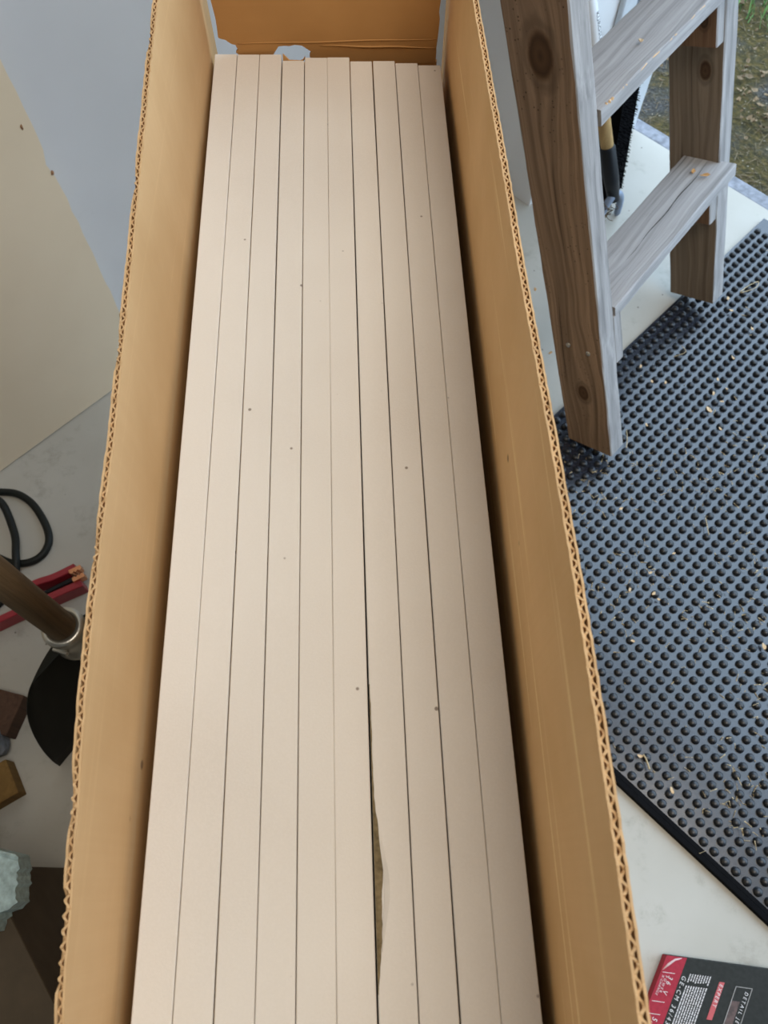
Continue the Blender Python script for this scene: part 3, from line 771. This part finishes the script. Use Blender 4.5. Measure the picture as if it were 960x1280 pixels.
# grey mallet head
bm = bmesh.new(); n = 7
tube(bm, [(-0.66,0.150,0.018),(-0.62,0.168,0.018),(-0.578,0.189,0.018),(-0.572,0.192,0.018)], [0.022,0.028,0.030,0.024], 10)
tag(new_obj('grey_stone', bm, plain('grey_lump', (0.15,0.165,0.19), 0.7, var=0.6, scale=60), smooth=False), 'blue-grey mottled lump on the floor beside the brown block', 'stone')
# dark carton with foam piece on it
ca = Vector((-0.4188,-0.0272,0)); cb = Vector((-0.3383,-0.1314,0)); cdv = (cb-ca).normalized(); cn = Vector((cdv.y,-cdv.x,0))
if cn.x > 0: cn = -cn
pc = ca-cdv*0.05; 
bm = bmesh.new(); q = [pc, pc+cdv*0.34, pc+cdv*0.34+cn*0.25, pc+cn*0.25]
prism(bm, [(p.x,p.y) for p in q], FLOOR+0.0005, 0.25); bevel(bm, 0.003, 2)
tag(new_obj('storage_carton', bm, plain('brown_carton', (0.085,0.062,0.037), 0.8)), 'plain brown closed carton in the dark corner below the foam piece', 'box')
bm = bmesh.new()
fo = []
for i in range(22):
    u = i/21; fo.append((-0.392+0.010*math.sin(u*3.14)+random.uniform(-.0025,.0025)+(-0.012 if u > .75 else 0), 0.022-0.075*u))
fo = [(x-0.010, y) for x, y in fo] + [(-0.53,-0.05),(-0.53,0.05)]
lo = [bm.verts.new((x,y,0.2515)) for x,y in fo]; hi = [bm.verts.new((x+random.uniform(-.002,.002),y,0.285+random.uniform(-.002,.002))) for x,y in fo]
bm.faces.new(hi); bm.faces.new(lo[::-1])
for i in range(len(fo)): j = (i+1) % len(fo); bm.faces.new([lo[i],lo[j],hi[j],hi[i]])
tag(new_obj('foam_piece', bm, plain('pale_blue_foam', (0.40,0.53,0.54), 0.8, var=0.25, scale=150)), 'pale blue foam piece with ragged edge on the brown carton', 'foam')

# ------------------------------------------------------------------ printed carton on the floor
c0, c1, c2 = Vector((0.3835,-0.0955,0)), Vector((0.5100,-0.1110,0)), Vector((0.3360,-0.176,0))
PZ = 0.004
ux = (c1-c0).normalized(); uy = (c2-c0).normalized()           # ux along the far edge, uy towards the viewer
bookl = empty('printed_carton', 'flat black and red printed tool carton lying on the pale floor', 'carton', (c0.x, c0.y, FLOOR))
LW, LH = 0.17, 0.27
INK_BLACK = plain('carton_black', (0.024,0.026,0.024), 0.7, 0.2, var=0.15, scale=200)
INK_RED = plain('carton_red', (0.33,0.026,0.045), 0.7, 0.2, var=0.12, scale=200)
INK_WHITE = plain('print_white', (0.62,0.60,0.60), 0.6, var=0.05)
INK_GREY = plain('print_grey', (0.30,0.29,0.28), 0.6, var=0.1)
def P(u, v, z=PZ): p = c0+ux*u+uy*v; return (p.x, p.y, z)
def quad_prism(name, u0, u1, v0, v1, z0, z1, m, par, lab=None, bev=0):
    bm = bmesh.new(); prism(bm, [P(u0,v0)[:2], P(u1,v0)[:2], P(u1,v1)[:2], P(u0,v1)[:2]], z0, z1)
    if bev: bevel(bm, bev, 2)
    return part(name, bm, m, par, lab, False)
quad_prism('cover', 0, LW, 0, LH, FLOOR+0.0005, PZ, INK_BLACK, bookl, bev=0.0012)
quad_prism('red_band', -0.0006, 0.0265, 0.0006, LH-0.001, FLOOR+0.0008, PZ+0.0003, INK_RED, bookl, 'red band along one side')
bm = bmesh.new(); tube(bm, [P(0.001,0.020,PZ+0.0002), P(0.006,0.012,PZ+0.0004), P(0.012,0.005,PZ+0.0003), P(0.020,0.002,PZ+0.0002)], [0.0004,0.0016,0.0014,0.0004], 6)
part('worn_corner', bm, plain('worn_card', (0.62,0.45,0.45), 0.8), bookl)
def ptext(body, u, v, size, m, spacing=1.0, name='lettering'):
    # reads towards the viewer (along uy), tops of the letters pointing along ux
    x, y = uy, ux; y = (y-x*y.dot(x)).normalized(); z = x.cross(y)
    mt = Matrix(((x.x,y.x,0,0),(x.y,y.y,0,0),(0,0,1,0),(0,0,0,1)))
    if z.z < 0: pass
    return text(body, size, m, bookl, Matrix.Translation(P(u, v, PZ+0.0006)) @ mt, name, spacing)
def frame_lines(u0, u1, v0, v1, w, m, sides='tblr'):
    for s_ in sides:
        a = {'t':(u0,u1,v0,v0+w),'b':(u0,u1,v1-w,v1),'l':(u0,u0+w,v0,v1),'r':(u1-w,u1,v0,v1)}[s_]
        quad_prism('print_line', *a, PZ+0.0002, PZ+0.0006, m, bookl)
frame_lines(0.002, 0.0185, 0.0225, 0.0612, 0.0007, INK_WHITE, 'tb')
ptext('36 V', 0.0115, 0.0260, 0.0085, INK_WHITE, 1.6)
ptext('POWER', 0.0070, 0.0262, 0.0046, INK_WHITE, 1.7)
ptext('X-CHANGE', 0.0030, 0.0262, 0.0042, INK_WHITE, 1.3)
frame_lines(0.002, 0.0185, 0.0765, 0.110, 0.0007, INK_WHITE, 'tb')
ptext('5.x', 0.0108, 0.080, 0.0090, INK_WHITE, 1.3)
ptext('GE-CM 36/43 Li', 0.0287, 0.0235, 0.0078, INK_WHITE, 1.5)
V, F = [], []
def dash(u, v, w, h):
    n = len(V); V.extend([P(u,v,PZ+0.0005), P(u+h,v,PZ+0.0005), P(u+h,v+w,PZ+0.0005), P(u,v+w,PZ+0.0005)]); F.append((n,n+1,n+2,n+3))
for r in range(9):                                   # close-set small print in lines that read like the rest
    u = 0.0375+r*0.0033; v = 0.036
    while v < 0.20:
        w = random.uniform(0.0012, 0.0048); dash(u, v, w, 0.0016); v += w+random.uniform(0.0005, 0.0011)
for r in range(9):
    u = 0.0375+r*0.0033; v = 0.0205
    while v < 0.0300:
        w = random.uniform(0.001, 0.003); dash(u, v, w, 0.0015); v += w+0.0006
o = part('small_print', None, None) if False else pydata('small_print', V, F, INK_WHITE)
o.parent = bookl; o.matrix_parent_inverse = Matrix.Translation(-Vector(bookl.location)); o['kind'] = 'stuff'
quad_prism('red_label', 0.0780, 0.0850, 0.0255, 0.0745, PZ-0.0005, PZ+0.0004, plain('label_red', (0.42,0.06,0.07), 0.5), bookl, 'small red word label')
ptext('EXPERT', 0.0793, 0.0275, 0.0066, INK_WHITE, 1.42)
frame_lines(0.1005, 0.1225, 0.028, 0.20, 0.0009, INK_GREY, 'tlr')
quad_prism('picture_panel', 0.1016, 0.1120, 0.047, 0.20, PZ-0.0005, PZ+0.0003, plain('dim_print', (0.065,0.035,0.033), 0.5, var=0.6, scale=120), bookl)
ptext('DETAIL JET', 0.1145, 0.0330, 0.0062, INK_WHITE, 1.55)

# ------------------------------------------------------------------ chips, straw and leaves
STRAW = plain('dry_straw', (0.46,0.36,0.21), 0.85, var=0.3)
CHIP = plain('wood_chip', (0.62,0.45,0.27), 0.85, var=0.25)
LEAF = plain('dry_leaf', (0.55,0.30,0.11), 0.8, var=0.3)
def chip(name, label, cat, p, r, m, group=None, ang=None, lift=0.0):
    bm = bmesh.new(); a0 = ang if ang is not None else random.uniform(0,6.28); n = 8; lo=[];hi=[]
    for k in range(n):
        th = 2*math.pi*k/n; rr = r*random.uniform(0.65,1.15)
        x = rr*math.cos(th); y = rr*0.55*math.sin(th); z = lift+0.12*r*math.sin(2*th)
        q = (x*math.cos(a0)-y*math.sin(a0), x*math.sin(a0)+y*math.cos(a0))
        lo.append(bm.verts.new((q[0],q[1],z+0.0003))); hi.append(bm.verts.new((q[0]*.9,q[1]*.9,z+0.0011)))
    bm.faces.new(hi); bm.faces.new(lo[::-1])
    for k in range(n): bm.faces.new([lo[k],lo[(k+1)%n],hi[(k+1)%n],hi[k]])
    o = new_obj(name, bm, m); o.location = p
    return tag(o, label, cat, group)
def unproj(px, py, z):
    u = (px-480)/960; v = (py-640)/960; c, s_ = math.cos(PITCH), math.sin(PITCH)
    r = Vector((u, c-v*s_, -s_-v*c)); k = (z-CAM_Z)/r.z; return (r.x*k, r.y*k, z)
chip_px = [(801,458,.006),(815,477,.006),(832,478,.006),(892,492,.007),(886,512,.010),(897,474,.006),(908,486,.005),(916,447,.006),(902,502,.006),(808,531,.006),(940,411,.006),(900,536,.006),
           (776,636,.006),(914,388,.006),(800,945,.007),(840,988,.007),(787,737,.006),(791,801,.006),(842,692,.005),(813,716,.006),(817,742,.006),(823,749,.005),(910,373,.007),(955,808,.008)]
def where(x, y):
    if y > 930: return 'near the mat border by the carton box', 'chips near the mat border'
    if y > 680: return 'on the mat close to the carton box side', 'chips on the mat beside the box'
    if x > 860: return 'in the scattered cluster at the middle of the mat', 'chips in the cluster on the mat'
    return 'on the mat just behind the near ladder foot', 'chips behind the near ladder foot'
LONE = {(776,636):'small orange-brown chip on the mat in front of the near ladder foot', (914,388):'pale chip on the mat just in front of the far ladder foot',
        (910,373):'tan chip on the mat beside the far ladder foot', (955,808):'small chip at the mat area farthest from the box', (940,411):'pale chip among bumps beyond the curled straw stalk',
        (800,945):'rounded tan chip beside the short thick straw stalk', (840,988):'pale chip on the mat two bumps in from the border'}
for x, y, r in chip_px:
    p = unproj(x, y, 0.003); w_, g_ = where(x, y); lone = LONE.get((x, y))
    chip('wood_chip', lone or ('pale wood chip '+w_), 'wood chip', p, r*0.75, CHIP, None if lone else g_)
# straw and shavings on the mat: uncountable
V, F = [], []
def sliver(x, y, z, l, w, a):
    n = len(V); c, s_ = math.cos(a)*l/2, math.sin(a)*l/2; px_, py_ = -math.sin(a)*w, math.cos(a)*w
    V.extend([(x-c-px_, y-s_-py_, z), (x+c-px_*.5, y+s_-py_*.5, z+0.001), (x+c+px_*.5, y+s_+py_*.5, z+0.001), (x-c+px_, y-s_+py_, z), (x, y, z+0.0016)])
    F.extend([(n,n+1,n+4),(n+1,n+2,n+4),(n+2,n+3,n+4),(n+3,n,n+4)])
def inmat(x, y):
    a, b = (x+y)/R2, (x-y)/R2
    return MA0 < a < MA1-0.02 and MBL+0.02 < b < MBR and x > clip_x(y)+0.02
cl = [unproj(*q, 0.0) for q in ((860,595),(905,610),(740,625),(775,600),(930,560),(935,690),(880,790),(940,760),(800,720),(740,760),(900,980),(930,1000),(960,880))]
for i in range(620):
    if i % 5:
        c = random.choice(cl); x, y = random.gauss(c[0], 0.035), random.gauss(c[1], 0.035)
    else: x, y = random.uniform(0.1,0.95), random.uniform(-0.1,1.25)
    if inmat(x, y): sliver(x, y, random.choice((-0.0035, -0.002, 0.0026)), random.uniform(0.003, 0.013), random.uniform(0.0004,0.0009), random.uniform(0,6.28))
tag(pydata('straw_litter', V, F, STRAW), 'thin straw and shavings scattered over the rubber mat', 'straw', kind='stuff')
def stalk(pts, r, name, label):
    bm = bmesh.new(); tube(bm, spline(pts, 5), r, 5); tag(new_obj(name, bm, STRAW, smooth=True), label, 'straw', 'straw stalks on the mat')
def up(q, z=0.0045): return unproj(q[0], q[1], z)
stalk([up(q) for q in ((925,365),(936,357),(948,352),(944,360),(926,366))], 0.0007, 'straw_stalk', 'thin curled pale straw stalk near the far corner of the mat')
stalk([up(q) for q in ((804,943),(808,950),(812,962))], 0.0013, 'straw_stalk', 'short thick tan straw stalk near the mat border by the box')
stalk([up(q) for q in ((783,537),(784,548),(783,560))], 0.0007, 'straw_stalk', 'straight pale straw stalk beside the near ladder foot')
stalk([up(q) for q in ((852,432),(857,440),(842,446))], 0.0006, 'straw_stalk', 'bent pale straw stalk on the mat behind the near ladder foot')
stalk([up(q) for q in ((882,647),(884,658),(886,669))], 0.0007, 'straw_stalk', 'straight pale straw stalk in the middle of the mat')
# leaf scraps on the ladder
def onladder(x, y, z): return LM @ Vector((x, y, z))
def scrap(p, r, label, m=LEAF):
    o = chip('leaf_scrap', label, 'leaf', (0,0,0), r, m, 'leaf scraps on the ladder'); rot = LM.to_3x3().to_4x4()
    o.matrix_world = Matrix.Translation(p) @ rot; return o
scrap(onladder(0.040, GY-0.045, 0.3005), 0.0085, 'orange dry leaf scrap on the lower tread near its far end')
scrap(onladder(0.018, GY-0.040, 0.3005), 0.007, 'orange dry leaf scrap wedged against the far stringer on the lower tread')
scrap(onladder(0.052, 0.185, 0.5935), 0.005, 'tiny pale leaf scrap in the middle of the upper tread', CHIP)
# mortar-like dirt dots and small litter on the pale floor
for q, lb in (((669,362),'brown leaf crumb on the pale floor halfway up the near ladder stringer'),((688,441),'tiny leaf crumb on the pale floor just above the mat edge by the box')):
    chip('leaf_scrap', lb, 'leaf', unproj(q[0], q[1], FLOOR+0.0002), 0.005, LEAF)
# ground outside: dead grass, leaves, living grass
V, F = [], []
for i in range(5200):
    a = 1.56+random.random()**1.4*1.6; b = random.uniform(-1.1, 0.5); x, y, _ = W(a, b)
    h = 0.03*max(0, min(1, (a-2.0)/0.5)) + 0.006*math.sin(a*9+b*5)*math.cos(b*7)
    sliver(x, y, FLOOR-0.033+h, random.uniform(0.006, 0.034), random.uniform(0.0005, 0.0013), random.uniform(0, 6.28))
tag(pydata('dead_grass', V, F, plain('dead_grass_straw', (0.15,0.115,0.065), 0.9, var=0.5, scale=30)), 'dry dead grass strewn over the mossy ground outside', 'grass', kind='stuff')
V, F = [], []
for i in range(300):
    a = 1.75+random.random()*1.0; b = random.uniform(-1.1, 0.4)
    if random.random() < 0.6: a = random.gauss(1.86, 0.10); b = random.gauss(-0.62, 0.14)
    x, y, _ = W(a, b); h = 0.03*max(0, min(1, (a-2.0)/0.5)) + 0.006*math.sin(a*9+b*5)*math.cos(b*7)
    n0 = len(V); r = random.uniform(0.003, 0.008); th = random.uniform(0, 6.28)
    for k in range(6): 
        t = th+k*math.pi/3; rr = r*(1 if k % 3 else 1.5); V.append((x+rr*math.cos(t), y+rr*math.sin(t)*0.8, FLOOR-0.028+h+random.uniform(0, .008)))
    V.append((x, y, FLOOR-0.029+h)); F += [(n0+k, n0+(k+1) % 6, n0+6) for k in range(6)]
tag(pydata('fallen_leaves', V, F, plain('fallen_leaf', (0.24,0.175,0.105), 0.9, var=0.5, scale=18)), 'small fallen brown leaves scattered on the ground outside', 'leaves', kind='stuff')
V, F = [], []
for i in range(5200):
    a = 2.06+random.random()**1.2*1.3; b = random.uniform(-1.3, 0.7)
    if math.sin(b*7+a*3)*0.10+a < 2.10: continue
    x, y, _ = W(a, b); z = FLOOR-0.035+0.03*max(0, min(1, (a-2.0)/0.5)); hgt = random.uniform(0.02, 0.075); th = random.uniform(0, 6.28); w = random.uniform(0.0012, 0.0026); ln = random.uniform(0.2, 0.8)*hgt
    dx, dy = math.cos(th), math.sin(th); n0 = len(V)
    V += [(x-dy*w, y+dx*w, z), (x+dy*w, y-dx*w, z), (x+dx*ln*.4+dy*w*.7, y+dy*ln*.4-dx*w*.7, z+hgt*.65), (x+dx*ln*.4-dy*w*.7, y+dy*ln*.4+dx*w*.7, z+hgt*.65), (x+dx*ln, y+dy*ln, z+hgt)]
    F += [(n0, n0+1, n0+2, n0+3), (n0+3, n0+2, n0+4)]
tag(pydata('grass', V, F, plain('green_grass', (0.13,0.25,0.075), 0.7, var=0.5, scale=25)), 'short green grass growing beyond the mossy strip outside', 'grass', kind='stuff')
